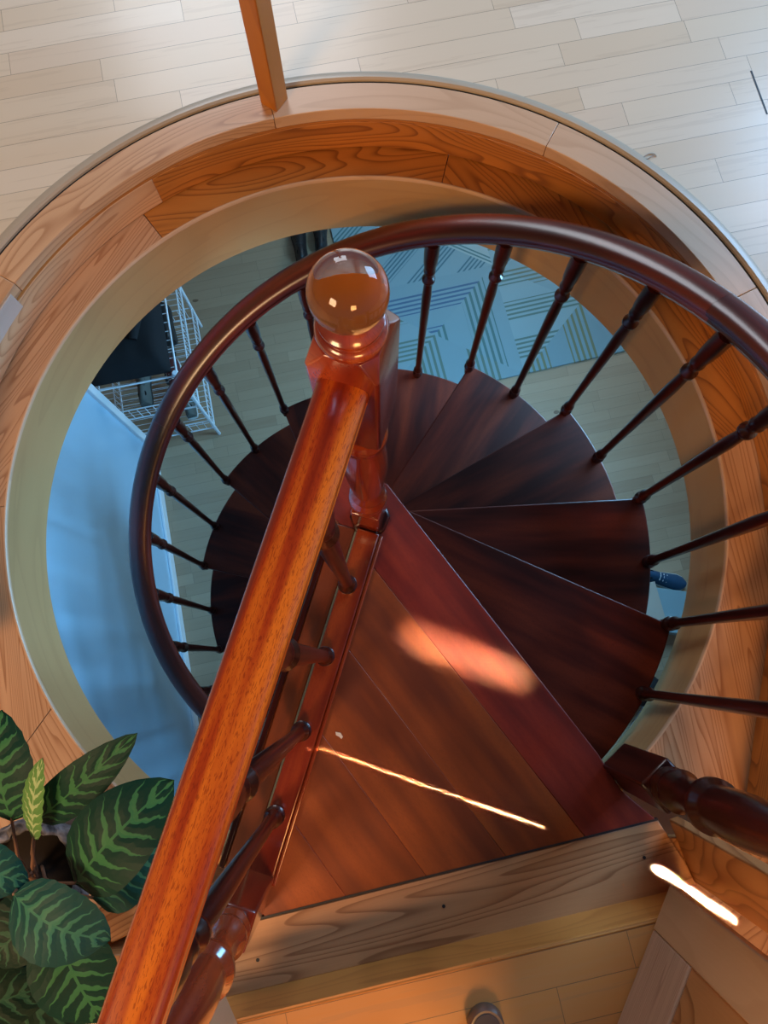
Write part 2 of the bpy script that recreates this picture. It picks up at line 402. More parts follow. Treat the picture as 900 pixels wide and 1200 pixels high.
# ledge of plank segments at landing level, inner edge round
def ledge(pts_out, a0, a1, mat, grain, z1=-.016):
    m = MB(); n_ = 26
    inner = [rp(.842, a0+(a1-a0)*i/n_) for i in range(n_+1)]
    m_out = []
    for i in range(n_+1):
        f = i/n_*(len(pts_out)-1); k = min(int(f), len(pts_out)-2); f -= k
        m_out.append((pts_out[k][0]*(1-f)+pts_out[k+1][0]*f, pts_out[k][1]*(1-f)+pts_out[k+1][1]*f))
    gx, gy = math.cos(grain), math.sin(grain)
    g = lambda p: (p[0]*gx+p[1]*gy, -p[0]*gy+p[1]*gx+p[2]*.7)
    for i in range(n_):
        A, B = inner[i], inner[i+1]; D, E_ = m_out[i], m_out[i+1]
        for q in ([(*A, z1), (*D, z1), (*E_, z1), (*B, z1)], [(*A, z1-.03), (*B, z1-.03), (*E_, z1-.03), (*D, z1-.03)],
                  [(*A, z1), (*B, z1), (*B, z1-.03), (*A, z1-.03)], [(*D, z1), (*D, z1-.03), (*E_, z1-.03), (*E_, z1)]):
            m.face(q, [g(p) for p in q])
    for A, D in ((inner[0], m_out[0]), (inner[-1], m_out[-1])):
        m.face([(*A, z1), (*D, z1), (*D, z1-.03), (*A, z1-.03)])
    return m.build(trim(), mat, kind='structure', bevel=.001)
def arcp(a0, a1, r=.94): return [rp(r, R(a0)+R(a1-a0)*i/26) for i in range(27)]
G = .05
ledge(arcp(9+G, 77-G), R(9+G), R(77-G), larch_orange, R(125))
ledge(arcp(77+G, 128-G), R(77+G), R(128-G), larch_orange, R(186))
ledge(arcp(128+G, 182-G), R(128+G), R(182-G), larch_rose, R(238))
ledge([rp(.94, R(182)), (-.99, .2), (-.99, -.2), (-.99, -.5)], R(182+G), R(215-G), larch_rose, R(282))
ledge([(-.99, -.5), (-.99, -.8), (-.75, -.8), (-.42, -.70)], R(215+G), R(243), larch_rose, R(300))
ledge([(.765, -.365), (.785, -.26), (.83, -.13), (.875, .05), (.90, .24), rp(.94, R(9))], R(-50), R(9-G), larch_rose, R(97))
# outer corner board beside the sill, past the dark joint
sc0 = at(800, 1000, 0); 
m = MB(); m.prism([(.50, -.33), (.60, -.372), (.768, -.367), (.95, -.335), (.98, -.70), (.60, -.60), (.58, -.45), (.50,-.40)], -.05, -.0165, R(40)); m.build(trim(), larch, kind='structure', bevel=.001)

# bead of the lip and bent plywood drum
m = MB(); P = []
for i in range(145):
    th = 2*PI*i/144; P.append([(*rp(r, th), z) for r, z in ((.8375, -.024), (.838, -.0165), (.8395, -.0145), (.843, -.0145), (.843, -.028))])
m.grid(P[:-1], UV=lambda i, j: (i*.037, j*.005), closeu=True, closev=True); m.build(trim(), larch_pale, kind='structure')
m = MB(); P = []
for i in range(144):
    th = 2*PI*i/144; P.append([(*rp(r, th), z) for r, z in ((.840, -.022), (.8535, -.25), (.868, -.25), (.868, -.05))])
m.grid(P, UV=lambda i, j: (i*.037, [-.022, -.25, -.27, -.5, -.6][j]), closeu=True, closev=True); m.build(trim(), ply, kind='structure')

# sill board at the edge of the landing
sill_poly = [tuple(at(*p, 0)[:2]) for p in ((250, 1090), (302, 1079), (771, 961), (803, 1010), (816, 1037), (783, 1047))]
sill_poly += [(-.02, sy(-.02)-.001), (-.36, sy(-.36)-.001)]
m = MB(); m.prism(list(reversed(sill_poly)), -.045, -.0005, R(12.8)); m.build(trim(), larch_sill, kind='structure', bevel=.002)
for px, py in ((520, 1062), (755, 1005), (302, 1125)):
    q = at(px, py, 0); m = MB(); m.lathe([(.0036, -.004), (.0036, .0006)], q.x, q.y, 12); m.build(trim(), gasket, kind='structure')

# ---------------- lower room
m = MB(); m.face([(-4.5, -3, ZL), (5, -3, ZL), (5, 6, ZL), (-4.5, 6, ZL)]); o = m.build('floor_lower', oak, kind='structure')
m = MB()
for k in range(72):
    a, b = 2*PI*k/72, 2*PI*(k+1)/72
    m.face([(*rp(.868, a), -.25), (*rp(.868, b), -.25), (*rp(5, b), -.25), (*rp(5, a), -.25)])
m.build('ceiling', ceil_m, kind='structure')
wa, wb = at(182, 528, ZL), at(232, 860, ZL)
d = (wb-wa).normalized(); nrm = Vector((-d.y, d.x, 0));  nrm = -nrm if nrm.x > 0 else nrm
we = wa+d*2.6
m = MB(); w4 = [wa, we, we+nrm*.12, wa+nrm*.12]
m.prism([tuple(p[:2]) for p in w4], ZL, -.252, 0); m.build('wall_left', wallpaint, kind='structure', bevel=.004)
m = MB(); w4 = [wa-nrm*.0, we, we-nrm*.014, wa-nrm*.014]
m.prism([tuple(p[:2]) for p in w4], ZL, ZL+.08, 0); m.build('baseboard_left', white_m, kind='structure', bevel=.003)
# corner bead where the wall ends
m = MB(); m.box(wa.x+nrm.x*.05, wa.y+nrm.y*.05, (ZL-.252)/2, .05, .14, -.252-ZL, math.atan2(d.y, d.x), 'z'); m.build(trim(), white_m, kind='structure', bevel=.004)
# far walls of the lower room
m = MB(); m.box(.3, 4.6, (ZL-.25)/2, 9, .1, -.25-ZL); m.build('wall_back', plain('lower_wall_paint', (.5, .55, .58), .8), kind='structure')
# pale strip on the lower floor seen past the last tread
qa, qb = at(757, 833, ZL), at(733, 873, ZL)
dd = (qb-qa).normalized(); pp = Vector((-dd.y, dd.x, 0))*.03
m = MB(); m.prism([tuple((qa-dd*.1-pp)[:2]), tuple((qa-dd*.1+pp)[:2]), tuple((qb+dd*.4+pp)[:2]), tuple((qb+dd*.4-pp)[:2])], ZL, ZL+.05); m.build(trim(), white_m, kind='structure', bevel=.003)

# rug
ra = at(587, 445, ZL); rot = R(13.5); rx = Vector((math.cos(rot), math.sin(rot), 0)); ry = Vector((-math.sin(rot), math.cos(rot), 0))
r0 = ra-rx*.80
m = MB(); m.box(1.2, .75, .006, 2.4, 1.5, .012)
o = m.build('rug', rug, bevel=.004); o.location = r0+Vector((0, 0, .0)); o.rotation_euler = (0, 0, rot)
tag(o, 'pale blue rug with green and teal striped triangles on the lower floor', 'rug')

# ------------------------------------------------------------------ the stair
stair = thing('spiral_staircase', 'dark red mahogany spiral staircase with turned balusters descending through the round opening', 'staircase', (AX.x, AX.y, ZL))
def S(mb, name, mat, bevel=0, smooth=40, label=None, parent=None):
    o = mb.build(name, mat, None, bevel, smooth, label=label, loc=None)
    o.parent = parent or stair
    if parent is None: o.matrix_parent_inverse = Matrix.Translation(-Vector((AX.x, AX.y, ZL)))
    return o
def baluster_profile(L, z0):
    p = [(.013, -.03), (.0155, 0), (.0155, .012), (.0185, .016), (.0185, .023), (.0125, .028), (.0115, .036), (.0165, .046), (.0165, .054), (.0125, .062),
         (.011, .085), (.0118, L*.3), (.0138, L*.55), (.0148, L*.70), (.0125, L*.775), (.0115, L*.785), (.0195, L*.795), (.0195, L*.808), (.0125, L*.818),
         (.012, L*.835), (.0175, L*.85), (.0175, L*.86), (.0155, L*.87), (.0195, L*.9), (.021, L*.95), (.021, L+.012)]
    return [(r, z0+z) for r, z in p]

HUB = .092
def tread_poly(phi, back):
    """front nosing line is tangent to the hub; back edge tucked under the tread above"""
    def line_pts(a, off):
        # line with direction a-asin(off/R) through rim point at angle a
        P = Vector(rp(R_TREAD, a, AX)); dr = a-math.asin(off/R_TREAD)
        Q = P-Vector((math.cos(dr), math.sin(dr)))*(R_TREAD*.985)
        return P, Q
    A, Ai = line_pts(phi, HUB)
    a1 = phi-R(27.3)-back
    B = Vector(rp(R_TREAD, a1, AX))
    db = a1-math.asin(HUB*.6/R_TREAD); Bi = B-Vector((math.cos(db), math.sin(db)))*(R_TREAD*.96)
    rim = [rp(R_TREAD, a1+(phi-a1)*i/14, AX) for i in range(15)]
    return [tuple(Bi)]+rim+[tuple(Ai)]
PHI1 = R(-17.4)
# centre pole
m = MB(); m.lathe([(.048, ZL), (.048, -.03)], AX.x, AX.y, 28); S(m, 'center_pole', mah)
for k in range(1, 13):
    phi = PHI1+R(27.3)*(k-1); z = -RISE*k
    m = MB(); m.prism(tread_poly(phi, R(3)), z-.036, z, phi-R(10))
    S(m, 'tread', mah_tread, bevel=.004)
    m = MB(); m.lathe([(.07, z-.036), (.075, z-.045), (.06, z-.06), (.055, z-RISE+.01), (.06, z-RISE)], AX.x, AX.y, 24); S(m, 'hub_spacer', mah)
def jpos(j, r=R_BAL): return rp(r, TH0+DJ*j, AX)
ZR = .7776
for j in range(1, 25):
    k = math.ceil(j/2); zt = -RISE*k; top = ZR-j*RISE/2; x, y = jpos(j)
    m = MB(); m.lathe(baluster_profile(top-zt, zt), x, y, 14); S(m, 'baluster', mah, smooth=50)
# moulded spiral rail
w = .036
sec = [(-w, -.012), (-.028, -.004), (-.019, .001), (0, .003), (.019, .001), (.028, -.004), (w, -.012), (w, -.022), (.027, -.026), (.027, -.034), (.031, -.040), (.027, -.050), (.018, -.056),
       (-.018, -.056), (-.027, -.050), (-.031, -.040), (-.027, -.034), (-.027, -.026), (-w, -.022)]
sec = list(reversed(sec))
def helix(j0, j1, n_=None):
    n_ = n_ or int((j1-j0)*4); fr = []
    for i in range(n_+1):
        j = j0+(j1-j0)*i/n_; th = TH0+DJ*j; x, y = rp(.788, th, AX)
        tang = Vector((-math.sin(th), math.cos(th), -(RISE/2)/(DJ*.768))).normalized(); rad = Vector((math.cos(th), math.sin(th), 0))
        up = rad.cross(tang).normalized(); up = -up if up.z < 0 else up
        fr.append((Vector((x, y, ZR-j*RISE/2+.068)), rad, up))
    return fr
m = MB(); m.sweep(helix(-.1, 5.35, 28), sec); S(m, 'spiral_handrail', mah_spiral, smooth=50)
m = MB(); m.sweep(helix(5.352, 14.2, 50), sec); S(m, 'spiral_handrail', mah_spiral, smooth=50)
m = MB(); m.sweep(helix(14.202, 25.2, 60), sec); S(m, 'spiral_handrail', mah_spiral, smooth=50)

# landing
LA = R(-106.9)                                   # direction of the guard from the newel
ld = Vector((math.cos(LA), math.sin(LA))); ln_ = Vector((-ld.y, ld.x))  # ln_ points to the landing side (+x)
LB = R(-51.9); bd = Vector((math.cos(LB), math.sin(LB)))
E0 = Vector(at(490, 612, 0)[:2])
q1 = E0-bd*.115; q2 = E0+bd*.60
fr0 = Vector(at(302, 1077, 0)[:2]); fr1 = Vector(at(771, 960, 0)[:2]); fd = (fr1-fr0).normalized()
def isect(p, d_, q, e):
    t = ((q.x-p.x)*e.y-(q.y-p.y)*e.x)/(d_.x*e.y-d_.y*e.x); return p+d_*t
rim_in = [Vector(rp(.787, R(-62)+R(14)*i/6, AX)) for i in range(7)]
leftline = Vector((AX.x, AX.y))-ln_*.075
cl = isect(leftline, ld, fr0, fd)
bi = Vector((bd.y, -bd.x)); bi = -bi if bi.y > 0 and bi.x > 0 else bi   # towards the landing interior
bi = Vector((-math.sin(LB), math.cos(LB))); bi = bi if (AX-E0).dot(bi) > 0 else bi
inward = bi if bi.dot(Vector((-.3, -.3))) > 0 else -bi
BW = .145
corner_r = isect(E0, bd, Vector((.49, -.23)), Vector((1, 0)))
border = [q1, Vector(at(700, 882, 0)[:2]), Vector(at(728, 926, 0)[:2]), fr1-fd*.004, isect(E0+inward*BW, bd, fr0, fd), E0+inward*BW-bd*.22, E0+inward*.06-bd*.20]
# panel boards of the landing: five boards parallel to the front
pl_start = E0+inward*BW
pa = isect(pl_start, bd, fr0, fd); pt = pl_start-bd*.235
panel = [tuple(pt), tuple(pa), tuple(cl), tuple(isect(leftline, ld, Vector((AX.x, AX.y+.05)), Vector((1, .1)))) , (AX.x+.01, AX.y+.04)]
def clip(poly_, p0, nrm_):
    out = []
    for k in range(len(poly_)):
        a, b = Vector(poly_[k]), Vector(poly_[(k+1) % len(poly_)]); da, db = (a-p0).dot(nrm_), (b-p0).dot(nrm_)
        if da >= 0: out.append(tuple(a))
        if (da >= 0) != (db >= 0): out.append(tuple(a+(b-a)*(da/(da-db))))
    return out
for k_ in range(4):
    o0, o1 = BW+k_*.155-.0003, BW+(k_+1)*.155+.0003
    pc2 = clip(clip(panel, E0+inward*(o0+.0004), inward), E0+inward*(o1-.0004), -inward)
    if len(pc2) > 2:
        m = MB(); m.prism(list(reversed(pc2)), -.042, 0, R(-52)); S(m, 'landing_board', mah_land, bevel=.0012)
m = MB(); m.prism(list(reversed([tuple(p) for p in border])), -.042, .0004, LB); S(m, 'landing_border', mah_border, bevel=.0025, label='dark red landing border')
# dark gap at the sill
g0 = fr0-fd*.02; m = MB(); nn_ = Vector((-fd.y, fd.x))
m.prism([tuple(g0-nn_*.002), tuple(fr1-nn_*.002), tuple(fr1+nn_*.002), tuple(g0+nn_*.002)], -.01, .0008); S(m, 'landing_joint', gasket)
# guard: bottom rail, stringer
gs = AX+ld*.035; ge = AX+ld*.80
def bar(a, b, off, wdt, z0, z1, name, mat, **k):
    m = MB(); A = a+ln_*(off-wdt/2); B = b+ln_*(off-wdt/2); D = b+ln_*(off+wdt/2); E_ = a+ln_*(off+wdt/2)
    m.prism([tuple(A), tuple(B), tuple(D), tuple(E_)], z0, z1, LA); return S(m, name, mat, **k)
bar(gs, ge, .008, .052, .001, .026, 'bottom_rail', mah_post, bevel=.003)
bar(gs, ge, .0385, .009, .001, .014, 'bead_strip', mah_post, bevel=.003)
bar(gs, ge, -.021, .005, .001, .006, 'edge_strip', filler_glint, bevel=.001)  # pale strip painted in for the highlight on the rail's bevel
bar(gs, ge, -.047, .047, -.06, .003, 'landing_stringer', mah_land, bevel=.003)
bar(gs, ge, -.078, .012, -.10, .006, 'edge_strip', mah, bevel=.002)
# straight handrail
ZT = .905
sec2 = [(-.032, -.010), (-.028, -.003), (-.020, 0), (0, .0015), (.020, 0), (.028, -.003), (.032, -.010), (.032, -.020), (.027, -.025), (.027, -.032), (.031, -.038), (.027, -.048), (.018, -.054),
        (-.018, -.054), (-.027, -.048), (-.031, -.038), (-.027, -.032), (-.027, -.025), (-.032, -.020)]
sec2 = [(a_*.87, b_) for a_, b_ in sec2]
a3 = Vector((AX.x, AX.y, ZT))+Vector((ld.x, ld.y, 0))*.03; b3 = Vector((AX.x, AX.y, ZT))+Vector((ld.x, ld.y, 0))*.80
m = MB(); L3 = Vector((ln_.x, ln_.y, 0)); m.sweep([(a3, L3, Vector((0, 0, 1))), (b3, L3, Vector((0, 0, 1)))], list(reversed(sec2))); S(m, 'straight_handrail', mah_rail, smooth=50)
for s_ in [(Vector(at(*q_, .026)[:2])-AX).dot(ld) for q_ in ((401, 684), (372, 766), (346, 853), (313, 950))]:
    p = AX+ld*s_
    m = MB(); m.lathe([(r*1.15, z) for r, z in baluster_profile(ZT-.05-.026, .026)], p.x, p.y, 18); S(m, 'guard_baluster', mah, smooth=50)
# turned posts
def turned_post(x, y, rz, name, mat, label=None, top=.95, hw=.036):
    m = MB(); m.box(x, y, .11, hw*2, hw*2, .24, rz, 'z')
    o = S(m, name, mat, bevel=.005, label=label)
    m = MB(); pr = [(.030, .225), (.036, .238), (.037, .25), (.030, .258), (.030, .266), (.037, .274), (.038, .288), (.031, .30), (.027, .33), (.031, .37), (.036, .39), (.044, .405), (.044, .42), (.036, .43),
          (.036, .445), (.0385, .48), (.039, .53), (.034, .59), (.028, .64), (.027, .66), (.034, .672), (.036, .685), (.030, .70), (.036, .712), (.036, .725), (.028, .74), (.034, .755)]
    m.lathe(pr, x, y, 36); S(m, 'turned_shaft', mat, smooth=55, parent=o)
    m = MB(); m.box(x, y, (.75+top)/2, hw*2, hw*2, top-.75, rz, 'z'); S(m, 'post_head', mat, bevel=.005, parent=o)
    return o
lp = AX+ld*.815
turned_post(lp.x, lp.y, LA+.0, 'turned_post', mah_post, 'reddish turned post at the left of the landing')
x, y = jpos(0, .775)
turned_post(x, y, R(-48), 'turned_post', mah, 'near black turned post at the right of the landing')
# newel
def newel():
    x, y = AX
    hw = .040
    m = MB(); m.box(x, y, .075, .062, .062, .15, LA, 'z'); nw = S(m, 'newel_post', mah_post, bevel=.004)
    m = MB(); m.lathe([(.047, .001), (.047, .012), (.041, .016)], x, y, 8); S(m, 'newel_collar', mah, bevel=.002, parent=nw)
    m = MB(); pr = [(.026, .145), (.033, .158), (.034, .17), (.028, .18), (.028, .188), (.037, .20), (.039, .215), (.037, .23), (.029, .24), (.029, .25), (.034, .262), (.034, .272), (.028, .285),
                    (.031, .33), (.036, .40), (.0385, .46), (.037, .52), (.031, .57), (.027, .595), (.029, .605), (.038, .617), (.038, .63), (.030, .642), (.036, .655)]
    m.lathe(pr, x, y, 40); S(m, 'newel_shaft', mah_post, smooth=55, parent=nw)
    # block with chamfered lower and upper corners
    m = MB(); c8 = []
    def ring8(h, cut, z):
        pts = []
        for sx_, sy_ in ((1, 1), (-1, 1), (-1, -1), (1, -1)):
            a = [(sx_*h, sy_*(h-cut)), (sx_*(h-cut), sy_*h)]
            if sx_*sy_ < 0: a.reverse()
            for u_, v_ in a:
                pts.append((x+u_*math.cos(LA)-v_*math.sin(LA), y+u_*math.sin(LA)+v_*math.cos(LA), z))
        return pts
    rs = [ring8(.030, .015, .655), ring8(hw, .003, .70), ring8(hw, .003, .925), ring8(.034, .016, .950)]
    for a, b, dz in ((0, 1, 0), (1, 2, 0), (2, 3, 0)):
        for q in range(8):
            A, B, D, E_ = rs[a][q], rs[a][(q+1) % 8], rs[b][(q+1) % 8], rs[b][q]
            m.face([A, B, D, E_], [(A[2], math.dist(A[:2], (x, y))), (B[2], .1), (D[2], .1), (E_[2], .02)] if False else [(A[2], (A[0]+A[1])), (B[2], (B[0]+B[1])), (D[2], D[0]+D[1]), (E_[2], E_[0]+E_[1])])
    m.face(rs[0][::-1]); m.face(rs[-1]); S(m, 'newel_head', mah_post, bevel=.0015, parent=nw)
    m = MB(); m.lathe([(.036, .948), (.0375, .955), (.035, .962), (.031, .964), (.033, .970), (.033, .976), (.028, .980), (.026, .986), (.021, .992)], x, y, 40); S(m, 'finial_collar', mah_post, smooth=50, parent=nw)
    m = MB(); pr = []
    for i in range(0, 33):
        a = -PI/2+PI*i/32; pr.append((max(.0001, .0375*math.cos(a)), 1.022+.0375*math.sin(a)))
    m.lathe(pr, x, y, 48, cap=False); S(m, 'glass_ball', glass, smooth=80, parent=nw, label='clear glass ball finial')
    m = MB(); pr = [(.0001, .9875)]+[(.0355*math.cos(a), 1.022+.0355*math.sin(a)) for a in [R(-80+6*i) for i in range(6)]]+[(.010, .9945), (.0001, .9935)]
    m.lathe(pr, x, y, 40, cap=False); S(m, 'amber_glow_cap', amber, smooth=60, parent=nw)  # added cap that paints the amber glow into the lower ball
    q = at(444, 604, 0)
    m = MB(); m.prism([(q.x-.012, q.y-.022), (q.x+.004, q.y-.016), (q.x+.016, q.y+.004), (q.x+.014, q.y+.022), (q.x+.004, q.y+.03), (q.x-.004, q.y+.0)], .0, .006); S(m, 'filler_patch', filler_glint, bevel=.001)
newel()

# ------------------------------------------------------------------ orange post on the curb
pb = at(322, 120, ZF); gp = thing('guard_post', 'square orange pine post standing on the rim of the round opening', 'post', (pb.x, pb.y, ZF+.004))
m = MB(); m.box(0, 0, .6, .048, .048, 1.2, R(57), 'z'); o = m.build('post_shaft', post_wood, gp, bevel=.003)
m = MB(); m.box(0, 0, 1.22, .07, .07, .04, R(57), 'z'); o = m.build('post_cap', post_wood, gp, bevel=.003)

# ------------------------------------------------------------------ frame-and-panel guards beside the landing
def panel_guard(name, label, base, ang, side, length=.62):
    t = thing(name, label, 'panel', (base.x, base.y, ZF))
    dx, dy = math.cos(ang), math.sin(ang)
    def pc(s0, s1, z0, z1, thick, off, nm, mat, grain, bev=.003):
        m = MB(); m.box(dx*(s0+s1)/2-dy*off*side, dy*(s0+s1)/2+dx*off*side, (z0+z1)/2, s1-s0, thick, z1-z0, ang, grain)
        return m.build(nm, mat, t, bevel=bev)
    z0 = .002; H = .84
    pc(0, .088, z0, H, .034, 0, 'stile', stile_wood, 'z')
    pc(length-.088, length, z0, H, .034, 0, 'stile', stile_wood, 'z')
    pc(.088, length-.088, .002, .168, .032, 0, 'bottom_panel_rail', grooved, 'x')
    pc(.088, length-.088, H-.09, H, .032, 0, 'top_panel_rail', grooved, 'x')
    pc(.088, length-.088, .168, H-.09, .012, -.006, 'infill_panel', larch, 'z', .001)
    for s0, s1 in ((.088, .102), (length-.102, length-.088)): pc(s0, s1, .168, H-.09, .022, .004, 'panel_bead', nosing, 'z')
    pc(.102, length-.102, .168, .182, .022, .004, 'panel_bead', nosing, 'x')
    return t
pb0 = at(785, 1036, .112); a_ = R(-116.6)
n_off = Vector((-math.sin(a_), math.cos(a_), 0)); n_off = n_off if n_off.x > 0 else -n_off
o = panel_guard('panel_guard', 'pale pine frame and panel guard at the right beyond the sill', pb0+n_off*.017, a_, 1)
pl0 = at(262, 1160, .112); a2 = R(-62)
n2 = Vector((-math.sin(a2), math.cos(a2), 0)); n2 = n2 if n2.x < 0 else -n2
o = panel_guard('panel_guard', 'pale pine frame and panel guard behind the left turned post', pl0+n2*.017, a2, -1)
# jamb board next to the right post
ja, jb = at(786, 962, 0), at(816, 1036, 0); jd = (jb-ja).normalized(); jn = Vector((-jd.y, jd.x, 0)); jn = jn if jn.x > 0 else -jn
m = MB(); mid = (ja+jb)/2+jn*.012; m.box(mid.x, mid.y, .46, (jb-ja).length, .022, .95, math.atan2(jd.y, jd.x), 'z'); m.build(trim(), larch, kind='structure', bevel=.003)
# short block on the left ledge beside the plant
bl = at(148, 1072, .05); m = MB(); m.box(bl.x, bl.y, .02, .085, .07, .075, R(25), 'x'); m.build(trim(), larch, kind='structure', bevel=.003)
m = MB(); bl = at(95, 1135, .08); m.box(bl.x, bl.y, .03, .34, .04, .1, R(4), 'x'); m.build(trim(), larch, kind='structure', bevel=.003)

# round floor stop
dq = at(571, 1206, ZF+.03); ds = thing('door_stop', 'round grey metal stop standing on the warm floor by the sill', 'door stop', (dq.x, dq.y, ZF))
m = MB(); m.lathe([(.030, 0), (.033, .003), (.033, .026), (.030, .031)], 0, 0, 36); m.build('stop_body', metal, ds, smooth=35)
m = MB(); m.lathe([(.025, .031), (.025, .0325)], 0, 0, 36); m.build('stop_pad', plain('rubber_grey', (.1, .09, .09), .6), ds)
# scraps
q = at(397, 861, 0); m = MB(); m.prism([(q.x-.007, q.y+.006), (q.x-.006, q.y-.001), (q.x+.001, q.y-.004), (q.x+.006, q.y-.009), (q.x+.009, q.y-.004), (q.x+.004, q.y+.004)], .0005, .0016)
tag(m.build('paper_scrap', plain('paper', (.7, .6, .5), .8)), 'tiny pale paper scrap lying on the landing boards', 'scrap')
q = at(761, 184, ZF); m = MB(); m.tube([(q.x+.016*math.cos(t_*.6), q.y+.008*math.sin(t_*.75), ZF+.002) for t_ in range(10)], .0012, 6)
tag(m.build('string_loop', plain('string', (.35, .33, .3), .8)), 'tiny grey loop of string on the pale floor outside the rim', 'string')
# dark open joint in the planks at the far right
qa, qb = at(880, 83, ZF), at(899, 134, ZF); dd = (qb-qa).normalized(); pp = Vector((-dd.y, dd.x, 0))*.0022
m = MB(); m.prism([tuple((qa-pp)[:2]), tuple((qa+pp)[:2]), tuple((qb+pp)[:2]), tuple((qb-pp)[:2])], ZF-.01, ZF+.0006); m.build(trim(), gasket, kind='structure')

# ------------------------------------------------------------------ plant
ZP = -.016
pc_ = Vector((-.655, -.40, ZP)); plant = thing('potted_plant', 'potted plant with broad dark green pale-veined leaves beside the handrail', 'plant', pc_)
def P_(mb, name, mat, **k):
    o = mb.build(name, mat, None, **k); o.parent = plant; o.matrix_parent_inverse = Matrix.Translation(-pc_); return o
m = MB(); m.lathe([(.068, ZP), (.075, ZP+.01), (.095, ZP+.17), (.100, ZP+.175), (.100, ZP+.185), (.092, ZP+.185), (.088, ZP+.15)], pc_.x, pc_.y, 36); P_(m, 'pot', terra)
m = MB(); m.lathe([(.089, ZP+.15), (.06, ZP+.165), (.001, ZP+.17)], pc_.x, pc_.y, 30); P_(m, 'soil', soil)
# bark curved round the rim
m = MB(); P = []
for i in range(31):
    t_ = R(-25)+R(170)*i/30; rr_ = .088+.006*mnoise.noise(Vector((i*.4, 0, 0)))
    hh_ = ZP+.165; row = []
    for j in range(7):
        f = j/6; rj = rr_+.022*math.sin(f*PI)+.006*mnoise.noise(Vector((i*.7, j*.9, 3))); zj = hh_+.05*f*(.7+.5*mnoise.noise(Vector((i*.25, 5, 0))))+.006*mnoise.noise(Vector((i*.8, j*1.1, 8)))
        row.append((pc_.x+rj*math.cos(t_), pc_.y+rj*math.sin(t_), zj))
    P.append(row)
m.grid(P); o = P_(m, 'bark_collar', bark, label='grey curled bark'); sm = o.modifiers.new('thick', 'SOLIDIFY'); sm.thickness = .006
heart = at(62, 1000, .20)
def leaf(base, tip, zb, zt, width, mat, tilt=0.0, fold=.25, arch=.02, stem=True):
    A = at(*base, zb); B = at(*tip, zt); ax_ = B-A; L = ax_.length; d_ = ax_.normalized()
    s_ = d_.cross(Vector((0, 0, 1))).normalized(); up = s_.cross(d_).normalized()
    s2 = (s_*math.cos(tilt)+up*math.sin(tilt)); u2 = s2.cross(d_).normalized()
    if u2.z < 0: u2 = -u2
    W_ = width/F_PX*(CAM_H-(zb+zt)/2)*.5
    m = MB(); NU, NV = 18, 10; P = []
    for i in range(NU+1):
        u_ = i/NU; wd = W_*(math.sin(PI*min(1, u_**.72))**.72)*(1.0 if u_ < .9 else 1.0)
        wd = W_*max(0.012, (1-abs(2*(u_**.85)-1)**2.3)**.8) if 0 < u_ < 1 else W_*.01
        row = []
        for j in range(NV+1):
            v_ = j/NV*2-1
            rip = .0022*math.sin((u_*9-abs(v_)*1.9)*2*PI)*abs(v_)
            h_ = arch*math.sin(PI*u_)-abs(v_)**1.6*fold*wd+.0*rip+rip+(abs(v_))*fold*.9*wd*2*.6
            row.append(tuple(A+d_*(L*u_)+s2*(wd*v_)+u2*h_))
        P.append(row)
    m.grid(P, UV=lambda i, j: (i/NU, j/NV*2-1+2.0))
    o = P_(m, 'leaf', mat, smooth=80)
    if stem:
        c0 = Vector((pc_.x+random.uniform(-.02, .02), pc_.y+random.uniform(-.02, .02), ZP+.16)); mid_ = (A+c0)/2+Vector((0, 0, .02))
        ms = MB(); ms.tube([c0, mid_, A, A+d_*L*.06], [.0035, .003, .0026, .002], 7); st_ = P_(ms, 'leaf_stem', stemm); st_.parent = o; st_.matrix_parent_inverse = Matrix.Identity(4)
    return o
leaf((14, 962), (2, 832), .30, .36, 88, leaf_a, .15)
leaf((40, 984), (50, 888), .30, .40, 34, leaf_n, .35, arch=.01)
leaf((42, 962), (161, 859), .28, .40, 50, leaf_a, -.25, arch=.025)
leaf((108, 1052), (196, 985), .25, .27, 70, leaf_b, .1)
leaf((88, 1035), (204, 914), .33, .40, 92, leaf_a, .12, arch=.03)
leaf((-60, 1000), (34, 1034), .33, .32, 60, leaf_b, .1)
leaf((16, 1048), (130, 1101), .36, .33, 84, leaf_b, -.1, arch=.03)
leaf((62, 1078), (122, 1198), .30, .24, 86, leaf_a, .1)
leaf((70, 1040), (-15, 1130), .24, .24, 70, leaf_c, .1)
leaf((-50, 1130), (98, 1200), .20, .18, 80, leaf_c, .1)
leaf((-70, 1190), (70, 1150), .22, .20, 60, leaf_c, .1, stem=False)

